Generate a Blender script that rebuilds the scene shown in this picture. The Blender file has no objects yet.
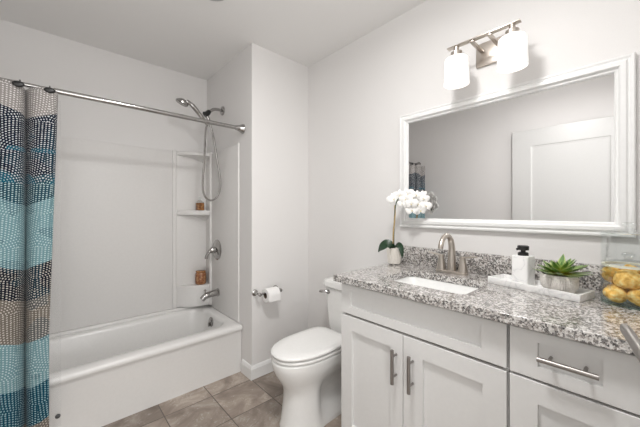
import bpy, bmesh, math, random
from mathutils import Vector, Matrix, noise
random.seed(7)
PI = math.pi
S = bpy.context.scene
COL = S.collection

# ------------------------------------------------------------ camera
cam = bpy.data.objects.new('camera', bpy.data.cameras.new('camera'))
COL.objects.link(cam)
cam.location = (-1.607, -1.916, 1.222)
cam.rotation_euler = (PI/2, 0, -0.7375)
cam.data.sensor_width = 36
cam.data.lens = 295.0/640*36
cam.data.shift_y = -2.74/640
cam.data.clip_start = 0.02
S.camera = cam
# ------------------------------------------------------------ world, light, exposure
W = bpy.data.worlds.new('world'); S.world = W; W.use_nodes = True
W.node_tree.nodes['Background'].inputs[0].default_value = (1.0, 0.98, 0.96, 1)
W.node_tree.nodes['Background'].inputs[1].default_value = 1.0
S.view_settings.view_transform = 'Standard'
S.view_settings.look = 'None'
S.view_settings.gamma = 1
S.view_settings.exposure = 0.05
try: S.view_settings.use_curve_mapping = False
except Exception: pass

def area(name, loc, rot, sx, sy, power, col=(1, 1, 1), shape='RECTANGLE'):
    l = bpy.data.lights.new(name, 'AREA'); l.shape = shape; l.size = sx
    if shape == 'RECTANGLE': l.size_y = sy
    l.energy = power; l.color = col
    o = bpy.data.objects.new(name, l); COL.objects.link(o); o.location = loc; o.rotation_euler = rot
    return o
# added fill light, with no known source, shining through the open doorway the camera stands in
area('doorway_fill', (-1.53, -2.6, 1.15), (PI/2, 0, 0), 0.95, 1.9, 15, (1.0, 0.995, 0.985))
# ceiling lamp (its fixture is built below)
_l = bpy.data.lights.new('ceiling_lamp_light', 'POINT'); _l.energy = 8; _l.shadow_soft_size = .10; _l.color = (1.0, .99, .975)
_o = bpy.data.objects.new('ceiling_lamp_light', _l); COL.objects.link(_o); _o.location = (-1.10, -1.40, 2.22)
area('ceiling_lamp_downlight', (-1.10, -1.40, 2.36), (0, 0, 0), 0.26, 0.26, 15.5, (1.0, .99, .975), 'DISK')

# ------------------------------------------------------------ materials
def mat(name, col=(.8, .8, .8), rough=.5, metal=0.0, spec=.5, bump=0.0, bscale=60, coat=0.0):
    m = bpy.data.materials.new(name); m.use_nodes = True
    nt = m.node_tree; b = nt.nodes['Principled BSDF']
    b.inputs['Base Color'].default_value = (*col, 1)
    b.inputs['Roughness'].default_value = rough
    b.inputs['Metallic'].default_value = metal
    b.inputs['Specular IOR Level'].default_value = spec
    b.inputs['Coat Weight'].default_value = coat
    # slight tonal variation
    tc = nt.nodes.new('ShaderNodeTexCoord'); n = nt.nodes.new('ShaderNodeTexNoise')
    n.inputs['Scale'].default_value = bscale; n.inputs['Detail'].default_value = 3
    nt.links.new(tc.outputs['Object'], n.inputs['Vector'])
    mx = nt.nodes.new('ShaderNodeMix'); mx.data_type = 'RGBA'
    mx.inputs[6].default_value = (*[c*.97 for c in col], 1); mx.inputs[7].default_value = (*[min(1, c*1.03) for c in col], 1)
    nt.links.new(n.outputs['Fac'], mx.inputs[0]); nt.links.new(mx.outputs[2], b.inputs['Base Color'])
    if bump:
        bp = nt.nodes.new('ShaderNodeBump'); bp.inputs['Strength'].default_value = bump; bp.inputs['Distance'].default_value = .002
        nt.links.new(n.outputs['Fac'], bp.inputs['Height']); nt.links.new(bp.outputs['Normal'], b.inputs['Normal'])
    return m

class NT:
    def __init__(s, m): s.t = m.node_tree
    def n(s, typ, **kw):
        o = s.t.nodes.new(typ)
        for k, v in kw.items(): setattr(o, k, v)
        return o
    def put(s, sock, v):
        if isinstance(v, bpy.types.NodeSocket): s.t.links.new(v, sock)
        else: sock.default_value = v
    def m(s, op, a, b=None, c=None):
        o = s.n('ShaderNodeMath', operation=op); s.put(o.inputs[0], a)
        if b is not None: s.put(o.inputs[1], b)
        if c is not None: s.put(o.inputs[2], c)
        return o.outputs[0]
    def mix(s, f, a, b):
        o = s.n('ShaderNodeMix', data_type='RGBA'); s.put(o.inputs[0], f)
        s.put(o.inputs[6], a if isinstance(a, bpy.types.NodeSocket) else (*a, 1)); s.put(o.inputs[7], b if isinstance(b, bpy.types.NodeSocket) else (*b, 1))
        return o.outputs[2]
    def ramp(s, f, stops, interp='LINEAR'):
        o = s.n('ShaderNodeValToRGB'); s.put(o.inputs[0], f); cr = o.color_ramp; cr.interpolation = interp
        while len(cr.elements) < len(stops): cr.elements.new(.5)
        for e, (p, c) in zip(cr.elements, stops):
            e.position = p; e.color = (*c, 1)
        return o.outputs[0]

M = {}
M['wall'] = mat('wall_paint', (.79, .775, .765), .75, bump=.15, bscale=260)
M['ceiling'] = mat('ceiling_paint', (.86, .85, .84), .9, bump=.15, bscale=200)
M['trim'] = mat('white_trim_paint', (.84, .84, .835), .35)
M['door'] = mat('white_door_paint', (.66, .66, .65), .35)
M['surround'] = mat('acrylic_surround', (.77, .755, .74), .42, spec=.4, coat=.0)
M['tub'] = mat('tub_enamel', (.80, .79, .775), .26, spec=.5, coat=.1)
M['porcelain'] = mat('porcelain', (.86, .855, .84), .08, spec=.6, coat=.4)
M['seatplastic'] = mat('seat_plastic', (.88, .875, .86), .2)
M['cabinet'] = mat('cabinet_paint', (.76, .755, .745), .4)
M['gap'] = mat('cabinet_rail_painted_shade', (.25, .23, .21), .7)  # dark rail colour paints shade into the gaps between cabinet fronts
M['chrome'] = mat('chrome', (.42, .41, .40), .14, 1)
M['nickel'] = mat('brushed_nickel', (.56, .51, .46), .30, 1)
M['pull'] = mat('satin_nickel_pull', (.33, .31, .295), .38, 1)
M['black'] = mat('black_plastic', (.012, .012, .012), .35)
M['rubber'] = mat('grey_rubber_magnet', (.08, .08, .08), .6)
M['paper'] = mat('tissue_paper', (.88, .87, .86), .95, bump=.3, bscale=150)
M['card'] = mat('cardboard', (.10, .075, .055), .9)
M['petal'] = mat('petal', (.93, .92, .90), .6)
M['petalheart'] = mat('petal_heart', (.72, .62, .36), .6)
M['stake'] = mat('stake_wood', (.42, .30, .14), .7, bscale=30)
M['leafdark'] = mat('orchid_leaf', (.015, .045, .02), .3, bscale=15)
M['potwhite'] = mat('pot_glaze', (.78, .74, .68), .45)
M['wax'] = mat('soy_wax', (.85, .82, .70), .5)
M['sinkw'] = mat('sink_porcelain', (.88, .88, .87), .1, spec=.6, coat=.4)
M['vent'] = mat('vent_plastic', (.50, .49, .48), .6)

def mk_mirror():
    m = bpy.data.materials.new('mirror_silver'); m.use_nodes = True
    b = m.node_tree.nodes['Principled BSDF']
    b.inputs['Base Color'].default_value = (.76, .755, .755, 1); b.inputs['Metallic'].default_value = 1; b.inputs['Roughness'].default_value = .01
    return m
M['mirror'] = mk_mirror()

def mk_thin(name, tint, gl=.10, alpha_mul=1.0):
    m = bpy.data.materials.new(name); m.use_nodes = True; g = NT(m)
    out = m.node_tree.nodes['Material Output']; m.node_tree.nodes.remove(m.node_tree.nodes['Principled BSDF'])
    t = g.n('ShaderNodeBsdfTransparent'); t.inputs[0].default_value = (*tint, 1)
    s = g.n('ShaderNodeBsdfGlossy'); s.inputs[0].default_value = (1, 1, 1, 1); s.inputs[1].default_value = .03
    lw = g.n('ShaderNodeLayerWeight'); lw.inputs[0].default_value = .35
    f = g.m('MULTIPLY', lw.outputs['Fresnel'], gl*6); f = g.m('MINIMUM', f, .8)
    x = g.n('ShaderNodeMixShader'); g.put(x.inputs[0], f); g.put(x.inputs[1], t.outputs[0]); g.put(x.inputs[2], s.outputs[0])
    g.put(out.inputs[0], x.outputs[0])
    return m
M['glass'] = mk_thin('clear_glass', (.975, .985, .982), .05)
M['glassbase'] = mk_thin('thick_green_glass', (.86, .94, .925), .06)

def mk_liner():
    m = bpy.data.materials.new('liner_vinyl'); m.use_nodes = True; g = NT(m)
    out = m.node_tree.nodes['Material Output']; b = m.node_tree.nodes['Principled BSDF']
    b.inputs['Base Color'].default_value = (.9, .9, .9, 1); b.inputs['Roughness'].default_value = .3
    t = g.n('ShaderNodeBsdfTransparent')
    x = g.n('ShaderNodeMixShader'); x.inputs[0].default_value = .06
    g.put(x.inputs[1], t.outputs[0]); g.put(x.inputs[2], b.outputs[0]); g.put(out.inputs[0], x.outputs[0])
    return m
M['liner'] = mk_liner()

def mk_shade():
    m = bpy.data.materials.new('frosted_glass_lit'); m.use_nodes = True
    b = m.node_tree.nodes['Principled BSDF']
    b.inputs['Base Color'].default_value = (.9, .89, .87, 1); b.inputs['Roughness'].default_value = .35
    b.inputs['Emission Color'].default_value = (1.0, .965, .93, 1); b.inputs['Emission Strength'].default_value = .34
    return m
M['shade'] = mk_shade()
def mk_glow():
    m = bpy.data.materials.new('lamp_opal_lit'); m.use_nodes = True
    b = m.node_tree.nodes['Principled BSDF']
    b.inputs['Base Color'].default_value = (.9, .9, .9, 1)
    b.inputs['Emission Color'].default_value = (1.0, .97, .94, 1); b.inputs['Emission Strength'].default_value = 1.2
    return m
M['opal'] = mk_glow()

def mk_granite():
    m = bpy.data.materials.new('granite'); m.use_nodes = True; g = NT(m); b = m.node_tree.nodes['Principled BSDF']
    tc = g.n('ShaderNodeTexCoord').outputs['Object']
    def vor(scale, off=0):
        mp = g.n('ShaderNodeMapping'); g.put(mp.inputs[0], tc); mp.inputs['Location'].default_value = (off, off*1.3, off*.7)
        nz = g.n('ShaderNodeTexNoise'); nz.inputs['Scale'].default_value = scale*1.2; g.put(nz.inputs['Vector'], mp.outputs[0])
        vm = g.n('ShaderNodeVectorMath', operation='MULTIPLY_ADD'); g.put(vm.inputs[0], nz.outputs['Color']); vm.inputs[1].default_value = (.012,)*3; g.put(vm.inputs[2], mp.outputs[0])
        v = g.n('ShaderNodeTexVoronoi'); v.inputs['Scale'].default_value = scale; g.put(v.inputs['Vector'], vm.outputs[0])
        sp = g.n('ShaderNodeSeparateColor'); g.put(sp.inputs[0], v.outputs['Color'])
        return sp.outputs[0], sp.outputs[1]
    a, a2 = vor(175); c, c2 = vor(310, 3.1)
    big = g.n('ShaderNodeTexNoise'); big.inputs['Scale'].default_value = 22; big.inputs['Detail'].default_value = 4; g.put(big.inputs['Vector'], tc)
    v1 = g.m('ADD', a, g.m('MULTIPLY', g.m('SUBTRACT', big.outputs['Fac'], .5), 1.0))
    col1 = g.ramp(v1, [(0, (.012, .010, .009)), (.32, (.018, .015, .014)), (.38, (.08, .065, .055)), (.47, (.20, .165, .145)), (.54, (.42, .385, .355)), (.66, (.60, .57, .545)), (.9, (.77, .75, .73))])
    col2 = g.ramp(c, [(0, (.03, .027, .025)), (.20, (.03, .027, .025)), (.25, (.22, .19, .17)), (.3, (.6, .57, .55)), (1, (.74, .72, .70))])
    cc = g.mix(.30, col1, col2)
    g.put(b.inputs['Base Color'], cc); b.inputs['Roughness'].default_value = .16; b.inputs['Specular IOR Level'].default_value = .5; b.inputs['Coat Weight'].default_value = .6; b.inputs['Coat Roughness'].default_value = .12
    return m
M['granite'] = mk_granite()

def mk_tile():
    m = bpy.data.materials.new('floor_tile'); m.use_nodes = True; g = NT(m); b = m.node_tree.nodes['Principled BSDF']
    tc = g.n('ShaderNodeTexCoord').outputs['Object']; sp = g.n('ShaderNodeSeparateXYZ'); g.put(sp.inputs[0], tc)
    P = .2865
    ux = g.m('DIVIDE', g.m('ADD', sp.outputs[0], .54+P*20), P); uy = g.m('DIVIDE', g.m('ADD', sp.outputs[1], P*20), P)
    ix = g.m('FLOOR', ux); iy = g.m('FLOOR', uy)
    fx = g.m('FRACT', ux); fy = g.m('FRACT', uy)
    ex = g.m('MINIMUM', fx, g.m('SUBTRACT', 1, fx)); ey = g.m('MINIMUM', fy, g.m('SUBTRACT', 1, fy))
    e = g.m('MINIMUM', ex, ey)
    grout = g.m('LESS_THAN', e, .009)
    cb = g.n('ShaderNodeCombineXYZ'); g.put(cb.inputs[0], ix); g.put(cb.inputs[1], iy)
    wn = g.n('ShaderNodeTexWhiteNoise', noise_dimensions='3D'); g.put(wn.inputs['Vector'], cb.outputs[0])
    # per tile shifted noise
    vm = g.n('ShaderNodeVectorMath', operation='MULTIPLY_ADD'); g.put(vm.inputs[0], wn.outputs['Color']); vm.inputs[1].default_value = (7, 7, 7); g.put(vm.inputs[2], tc)
    n1 = g.n('ShaderNodeTexNoise'); n1.inputs['Scale'].default_value = 5.5; n1.inputs['Detail'].default_value = 8; n1.inputs['Roughness'].default_value = .62; n1.inputs['Distortion'].default_value = .8; g.put(n1.inputs['Vector'], vm.outputs[0])
    col = g.ramp(n1.outputs['Fac'], [(.25, (.17, .135, .11)), (.45, (.30, .245, .205)), (.56, (.40, .335, .285)), (.72, (.55, .49, .43))])
    n2 = g.n('ShaderNodeTexNoise'); n2.inputs['Scale'].default_value = 38; n2.inputs['Detail'].default_value = 4; n2.inputs['Distortion'].default_value = 1.5; g.put(n2.inputs['Vector'], vm.outputs[0])
    sc = g.m('MULTIPLY', g.m('GREATER_THAN', n2.outputs['Fac'], .60), g.m('GREATER_THAN', n1.outputs['Fac'], .50))
    col = g.mix(g.m('MULTIPLY', sc, .5), col, (.56, .52, .475))
    ch = g.n('ShaderNodeHueSaturation'); g.put(ch.inputs['Color'], col); g.put(ch.inputs['Value'], g.m('ADD', .74, g.m('MULTIPLY', wn.outputs['Value'], .42))); 
    col = g.mix(grout, ch.outputs[0], (.12, .10, .085))
    g.put(b.inputs['Base Color'], col); b.inputs['Roughness'].default_value = .42
    bp = g.n('ShaderNodeBump'); bp.inputs['Strength'].default_value = .5; bp.inputs['Distance'].default_value = .003
    g.put(bp.inputs['Height'], g.m('ADD', g.m('MULTIPLY', n1.outputs['Fac'], .3), g.m('MINIMUM', g.m('MULTIPLY', e, 60), 1))); g.put(b.inputs['Normal'], bp.outputs[0])
    return m
M['tile'] = mk_tile()

def mk_curtain():
    # rows of small pale dashes set on nested scallops over horizontal colour bands; UV is in metres of cloth
    m = bpy.data.materials.new('curtain_print'); m.use_nodes = True; g = NT(m); b = m.node_tree.nodes['Principled BSDF']
    sp = g.n('ShaderNodeSeparateXYZ'); g.put(sp.inputs[0], g.n('ShaderNodeTexCoord').outputs['UV'])
    U, V = sp.outputs[0], sp.outputs[1]
    cw, chh = .17, .15
    row = g.m('FLOOR', g.m('DIVIDE', V, chh))
    odd = g.m('MULTIPLY', g.m('FLOORED_MODULO', row, 2), .5)
    uu = g.m('SUBTRACT', g.m('FRACT', g.m('ADD', g.m('ADD', g.m('DIVIDE', U, cw), odd), 20.35)), .5)
    du = g.m('MULTIPLY', uu, cw); dv = g.m('ADD', g.m('MULTIPLY', g.m('FRACT', g.m('DIVIDE', V, chh)), chh), .012)
    r = g.m('SQRT', g.m('ADD', g.m('MULTIPLY', du, du), g.m('MULTIPLY', dv, dv)))
    pit = .0098
    rr = g.m('DIVIDE', r, pit); ri = g.m('FLOOR', rr); fr = g.m('SUBTRACT', g.m('FRACT', rr), .5)
    cnt = g.m('ROUND', g.m('MULTIPLY', g.m('ADD', ri, .5), 5.0))
    th = g.m('ARCTAN2', du, dv)
    ta = g.m('SUBTRACT', g.m('FRACT', g.m('ADD', g.m('MULTIPLY', g.m('DIVIDE', th, 2*PI), cnt), 40)), .5)
    nz = g.n('ShaderNodeTexNoise'); nz.inputs['Scale'].default_value = 60; g.put(nz.inputs['Vector'], g.n('ShaderNodeTexCoord').outputs['UV'])
    d = g.m('SQRT', g.m('ADD', g.m('POWER', g.m('MULTIPLY', fr, 1.15), 2), g.m('POWER', ta, 2)))
    dot = g.m('LESS_THAN', d, g.m('ADD', .12, g.m('MULTIPLY', nz.outputs['Fac'], .30)))
    n2 = g.n('ShaderNodeTexNoise'); n2.inputs['Scale'].default_value = 5; n2.inputs['Detail'].default_value = 2; g.put(n2.inputs['Vector'], g.n('ShaderNodeTexCoord').outputs['UV'])
    # band edges follow broad curves
    wob = g.m('ADD', g.m('MULTIPLY', g.m('SINE', g.m('MULTIPLY', U, 13.0)), .030), g.m('MULTIPLY', g.m('SUBTRACT', n2.outputs['Fac'], .5), .04))
    zz = g.m('DIVIDE', g.m('ADD', V, wob), 1.9)
    Z = lambda z: z/1.9
    navy = (.007, .014, .028); teal = (.004, .085, .13); aqua = (.15, .27, .30); blk = (.008, .012, .020); taupe = (.15, .13, .11); dteal = (.005, .055, .09); grey = (.27, .25, .24)
    base = g.ramp(zz, [(0, taupe), (Z(.22), dteal), (Z(.40), aqua), (Z(.61), taupe), (Z(.81), blk), (Z(.97), aqua), (Z(1.27), (.015, .06, .085)), (Z(1.40), navy), (Z(1.685), grey)], 'CONSTANT')
    # solid scallop hearts in teal inside the mid bands
    heart = g.m('MULTIPLY', g.m('LESS_THAN', r, .062), g.m('MULTIPLY', g.m('GREATER_THAN', V, 1.30), g.m('LESS_THAN', V, 1.52)))
    base = g.mix(heart, base, teal)
    mott = g.m('MULTIPLY', g.m('GREATER_THAN', n2.outputs['Fac'], .58), .35)
    base = g.mix(g.m('MULTIPLY', mott, g.m('LESS_THAN', V, 1.62)), base, (.008, .06, .09))
    dotc = g.ramp(zz, [(0, (.50, .46, .41)), (Z(.22), (.34, .52, .56)), (Z(.40), (.50, .62, .63)), (Z(.61), (.56, .53, .48)), (Z(.97), (.48, .62, .62)), (Z(1.36), (.60, .62, .63)), (Z(1.685), (.70, .69, .67))], 'CONSTANT')
    col = g.mix(g.m('MULTIPLY', dot, g.m('SUBTRACT', 1, g.m('MULTIPLY', heart, .35))), base, dotc)
    g.put(b.inputs['Base Color'], col); b.inputs['Roughness'].default_value = .85; b.inputs['Specular IOR Level'].default_value = .15
    b.inputs['Sheen Weight'].default_value = .1
    return m
M['curtain'] = mk_curtain()

def mk_marble():
    m = bpy.data.materials.new('white_marble'); m.use_nodes = True; g = NT(m); b = m.node_tree.nodes['Principled BSDF']
    tc = g.n('ShaderNodeTexCoord').outputs['Object']
    n1 = g.n('ShaderNodeTexNoise'); n1.inputs['Scale'].default_value = 14; n1.inputs['Detail'].default_value = 6; n1.inputs['Distortion'].default_value = 1.2; g.put(n1.inputs['Vector'], tc)
    v = g.m('ABSOLUTE', g.m('SUBTRACT', n1.outputs['Fac'], .5))
    g.put(b.inputs['Base Color'], g.ramp(v, [(0, (.74, .74, .74)), (.02, (.90, .895, .89)), (.1, (.94, .935, .925))])); b.inputs['Roughness'].default_value = .35
    return m
M['marble'] = mk_marble()

def mk_grad(name, stops, scale, rough=.4, bump=0, dist=0.0, detail=5):
    m = bpy.data.materials.new(name); m.use_nodes = True; g = NT(m); b = m.node_tree.nodes['Principled BSDF']
    n1 = g.n('ShaderNodeTexNoise'); n1.inputs['Scale'].default_value = scale; n1.inputs['Detail'].default_value = detail; n1.inputs['Distortion'].default_value = dist
    g.put(n1.inputs['Vector'], g.n('ShaderNodeTexCoord').outputs['Object'])
    g.put(b.inputs['Base Color'], g.ramp(n1.outputs['Fac'], stops)); b.inputs['Roughness'].default_value = rough
    if bump:
        bp = g.n('ShaderNodeBump'); bp.inputs['Strength'].default_value = bump; bp.inputs['Distance'].default_value = .004
        g.put(bp.inputs['Height'], n1.outputs['Fac']); g.put(b.inputs['Normal'], bp.outputs[0])
    return m
M['sponge'] = mk_grad('sea_sponge', [(.3, (.62, .32, .05)), (.5, (.95, .60, .16)), (.68, (1.0, .84, .42))], 70, .9, 1.0)
M['spongedark'] = mk_grad('dark_sponge', [(.3, (.03, .015, .01)), (.6, (.12, .06, .03))], 70, .9, 1.0)
M['amber'] = mk_grad('amber_glass_filled', [(.3, (.10, .03, .008)), (.5, (.30, .12, .03)), (.7, (.52, .30, .12))], 45, .25)
M['jarbrown'] = mk_grad('scrub_brown', [(.3, (.16, .05, .018)), (.5, (.30, .12, .05)), (.7, (.55, .34, .18))], 60, .3)
M['bowl'] = mk_grad('textured_stoneware', [(.3, (.60, .57, .53)), (.5, (.70, .67, .63)), (.7, (.76, .74, .70))], 260, .75, .3)

def mk_succ():
    # colour by vertex distance from the rosette heart (yellow heart, dark green blades with pale rims)
    m = bpy.data.materials.new('succulent_leaf'); m.use_nodes = True; g = NT(m); b = m.node_tree.nodes['Principled BSDF']
    sp = g.n('ShaderNodeSeparateXYZ'); g.put(sp.inputs[0], g.n('ShaderNodeTexCoord').outputs['UV'])
    rim = g.m('ABSOLUTE', g.m('SUBTRACT', sp.outputs[0], .5))
    c = g.ramp(sp.outputs[1], [(0, (.75, .66, .06)), (.28, (.62, .58, .07)), (.45, (.22, .36, .06)), (.68, (.10, .21, .045)), (1, (.06, .14, .035))])
    c = g.mix(g.m('MULTIPLY', g.m('GREATER_THAN', rim, .33), .6), c, (.60, .66, .28))
    g.put(b.inputs['Base Color'], c); b.inputs['Roughness'].default_value = .3
    return m
M['succ'] = mk_succ()

# ------------------------------------------------------------ mesh helpers
def link(name, bm, m, parent=None, smooth=True, angle=35):
    bmesh.ops.remove_doubles(bm, verts=bm.verts, dist=1e-6)
    bmesh.ops.recalc_face_normals(bm, faces=bm.faces)
    me = bpy.data.meshes.new(name); bm.to_mesh(me); bm.free()
    me.materials.append(M[m] if isinstance(m, str) else m)
    if smooth:
        me.polygons.foreach_set('use_smooth', [True]*len(me.polygons))
        try: me.set_sharp_from_angle(angle=math.radians(angle))
        except Exception: pass
    o = bpy.data.objects.new(name, me); COL.objects.link(o)
    if parent is not None:
        o.parent = parent
        o.matrix_parent_inverse = parent_mat(parent).inverted()
    return o
def parent_mat(p):
    m = p.matrix_basis.copy()
    if p.parent is not None: m = parent_mat(p.parent) @ p.matrix_parent_inverse @ m
    return m
def thing(name, label, cat, loc, group=None):
    o = bpy.data.objects.new(name, None); COL.objects.link(o); o.location = loc; o.empty_display_size = .05
    o['label'] = label; o['category'] = cat
    if group: o['group'] = group
    return o
def tag(o, label, cat, group=None):
    o['label'] = label; o['category'] = cat
    if group: o['group'] = group
    return o
def struct(name, bm, m, smooth=False):
    o = link(name, bm, m, None, smooth); o['kind'] = 'structure'; return o

def box(bm, x0, x1, y0, y1, z0, z1, bev=0.0, seg=2):
    t = bmesh.new()
    bmesh.ops.create_cube(t, size=1)
    for v in t.verts:
        v.co = Vector((x0+(v.co.x+.5)*(x1-x0), y0+(v.co.y+.5)*(y1-y0), z0+(v.co.z+.5)*(z1-z0)))
    if bev: bmesh.ops.bevel(t, geom=t.edges, offset=bev, segments=seg, affect='EDGES', profile=.5)
    merge(bm, t); return bm
def merge(bm, t, mtx=None):
    if mtx is not None: bmesh.ops.transform(t, matrix=mtx, verts=t.verts)
    me = bpy.data.meshes.new('tmp'); t.to_mesh(me); t.free(); bm.from_mesh(me); bpy.data.meshes.remove(me)
def rings(bm, rs, cap0=True, cap1=True, closed=True):
    L = [[bm.verts.new(p) for p in r] for r in rs]
    n = len(L[0])
    for a, b in zip(L, L[1:]):
        for i in range(n if closed else n-1):
            j = (i+1) % n
            try: bm.faces.new((a[i], a[j], b[j], b[i]))
            except ValueError: pass
    if cap0: bm.faces.new(L[0][::-1])
    if cap1: bm.faces.new(L[-1])
    return L
def rrect(x0, x1, y0, y1, r, z, k=6):
    pts = []
    r = max(1e-4, min(r, (x1-x0)/2-1e-4, (y1-y0)/2-1e-4))
    for cx, cy, a0 in ((x1-r, y1-r, 0), (x0+r, y1-r, PI/2), (x0+r, y0+r, PI), (x1-r, y0+r, 3*PI/2)):
        for i in range(k+1):
            a = a0+PI/2*i/k
            pts.append(Vector((cx+r*math.cos(a), cy+r*math.sin(a), z)))
    return pts
def lathe(bm, prof, c, n=32, axis='Z', cap0=True, cap1=True):
    rs = []
    for r, h in prof:
        ring = []
        for i in range(n):
            a = 2*PI*i/n; u, v = r*math.cos(a), r*math.sin(a)
            if axis == 'Z': p = (c[0]+u, c[1]+v, c[2]+h)
            elif axis == 'X': p = (c[0]+h, c[1]+u, c[2]+v)
            else: p = (c[0]+u, c[1]+h, c[2]+v)
            ring.append(Vector(p))
        rs.append(ring)
    rings(bm, rs, cap0, cap1); return bm
def tube(bm, pts, rad, n=12, caps=True, flat=1.0, up=None):
    pts = [Vector(p) for p in pts]; rs = []
    R = rad if isinstance(rad, (list, tuple)) else [rad]*len(pts)
    t = (pts[1]-pts[0]).normalized()
    ref = Vector(up) if up else (Vector((0, 0, 1)) if abs(t.z) < .9 else Vector((1, 0, 0)))
    nrm = (ref - t*ref.dot(t)).normalized()
    for i, p in enumerate(pts):
        if i == 0: t = pts[1]-pts[0]
        elif i == len(pts)-1: t = pts[-1]-pts[-2]
        else: t = (pts[i+1]-p).normalized()+(p-pts[i-1]).normalized()
        t.normalize(); nrm = (nrm-t*nrm.dot(t)).normalized(); bn = t.cross(nrm)
        rs.append([p+nrm*(R[i]*flat*math.cos(2*PI*k/n))+bn*(R[i]*math.sin(2*PI*k/n)) for k in range(n)])
    rings(bm, rs, caps, caps); return bm
def spline(pts, n=8):
    P = [Vector(p) for p in pts]; P = [P[0]*2-P[1]]+P+[P[-1]*2-P[-2]]; out = []
    for i in range(1, len(P)-2):
        for k in range(n):
            t = k/n; a, b, c, d = P[i-1], P[i], P[i+1], P[i+2]
            out.append(.5*((2*b)+(c-a)*t+(2*a-5*b+4*c-d)*t*t+(3*b-a-3*c+d)*t*t*t))
    out.append(P[-2]); return out
def B(): return bmesh.new()

# ------------------------------------------------------------ room
XL, XR, XP, YF, YN, H = -2.06, 0.0, -0.535, 0.836, -1.965, 2.44
T = .1
struct('floor', box(B(), XL-T, XR+T, YN-.9, YF+T, -.06, 0), 'tile')
struct('ceiling', box(B(), XL-T, XR+T, YN-.12, YF+T, H, H+.06), 'ceiling')
struct('wall_far', box(B(), XL-T, XP, YF, YF+T, 0, H), 'wall')
struct('wall_corner', box(B(), XP, XR+T, 0, YF+T, 0, H), 'wall')
struct('wall_right', box(B(), XR, XR+T, YN-.12, 0, 0, H), 'wall')
struct('wall_left', box(B(), XL-T, XL, YN-.12, YF, 0, H), 'wall')
bm = B()
box(bm, XL, -2.0, YN-.12, YN, 0, H); box(bm, -1.08, XR, YN-.12, YN, 0, H); box(bm, -2.0, -1.08, YN-.12, YN, 2.07, H)
struct('wall_near', bm, 'wall')
# baseboards: profile swept along the corner
def baseboard(name, a, b, nrm):
    a, b, nrm = Vector(a), Vector(b), Vector(nrm)
    prof = [(0, 0), (.013, 0), (.013, .075), (.010, .081), (.010, .085), (.005, .095), (0, .098)]
    bm = B(); rs = []
    for p, ext in ((a, 0), (b, 0)):
        rs.append([p+nrm*d+Vector((0, 0, h)) for d, h in prof])
    rings(bm, rs); return struct(name, bm, 'trim')
# mitred pair at the outer corner
def bb_corner():
    prof = [(0, 0), (.013, 0), (.013, .075), (.010, .081), (.010, .085), (.005, .095), (0, .098)]
    bm = B()
    rs = [[Vector((0, -d, h)) for d, h in prof], [Vector((XP-d, -d, h)) for d, h in prof], [Vector((XP-d, .138, h)) for d, h in prof]]
    rings(bm, rs); return struct('baseboard_corner', bm, 'trim')
bb_corner()
baseboard('baseboard_right', (0, 0, 0), (0, -.895, 0), (-1, 0, 0))
baseboard('baseboard_left', (XL, YN, 0), (XL, .13, 0), (1, 0, 0))

# entrance door, swung open against the left wall
def door_slab(bm, x0, x1, y0, y1, z0, z1, st, face=+1):
    xf = x1 if face > 0 else x0; xb = x0 if face > 0 else x1
    def rc(x, a): return [Vector((x, y0+a, z0+a*1.0)), Vector((x, y1-a, z0+a)), Vector((x, y1-a, z1-a)), Vector((x, y0+a, z1-a))]
    rings(bm, [rc(xb, 0), rc(xf-.002*face, 0), rc(xf, .002), rc(xf, st), rc(xf-.006*face, st+.006), rc(xf-.008*face, st+.02), rc(xf-.008*face, st+.03)])
bm = B(); door_slab(bm, -2.045, -2.010, -1.885, -.974, .012, 2.045, .165)
d1 = struct('door_1', bm, 'door')
for hz in (.25, 1.02, 1.82):
    bm = B(); lathe(bm, [(.007, 0), (.007, .09)], (-2.028, -1.896, hz), 10); box(bm, -2.058, -2.030, -1.92, -1.885, hz+.002, hz+.088)
    link('hinge', bm, 'nickel', d1)
# linen closet door beside the vanity with the lever that reaches into view
bm = B()
def slabY(bm, x0, x1, z0, z1, yb, yf, st):
    def rc(y, a): return [Vector((x0+a, y, z0+a)), Vector((x1-a, y, z0+a)), Vector((x1-a, y, z1-a)), Vector((x0+a, y, z1-a))]
    rings(bm, [rc(yb, 0), rc(yf-.002, 0), rc(yf, .002), rc(yf, st), rc(yf-.008, st+.008), rc(yf-.008, st+.02)])
slabY(bm, -1.00, -.60, .01, 2.04, -1.964, -1.952, .07)
d2 = struct('door_2', bm, 'door')
bm = B()
lathe(bm, [(.026, 0), (.026, .006), (.022, .010), (.011, .012), (.011, .030)], (-.948, -1.951, .99), 24, 'Y')
tube(bm, spline([(-.955, -1.925, .99), (-.92, -1.917, .990), (-.861, -1.9065, .990), (-.765, -1.889, .990)], 6), [.009]*12+[.009]*6+[.0075], 16, True, 1.0)
link('door_handle', bm, 'pull', d2)
# door trim of the entrance
bm = B(); box(bm, -1.085, -1.075, YN-.12, YN, 0, 2.07); box(bm, -2.0, -1.08, YN-.12, YN, 2.06, 2.07)
struct('trim_1', bm, 'trim')

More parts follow.
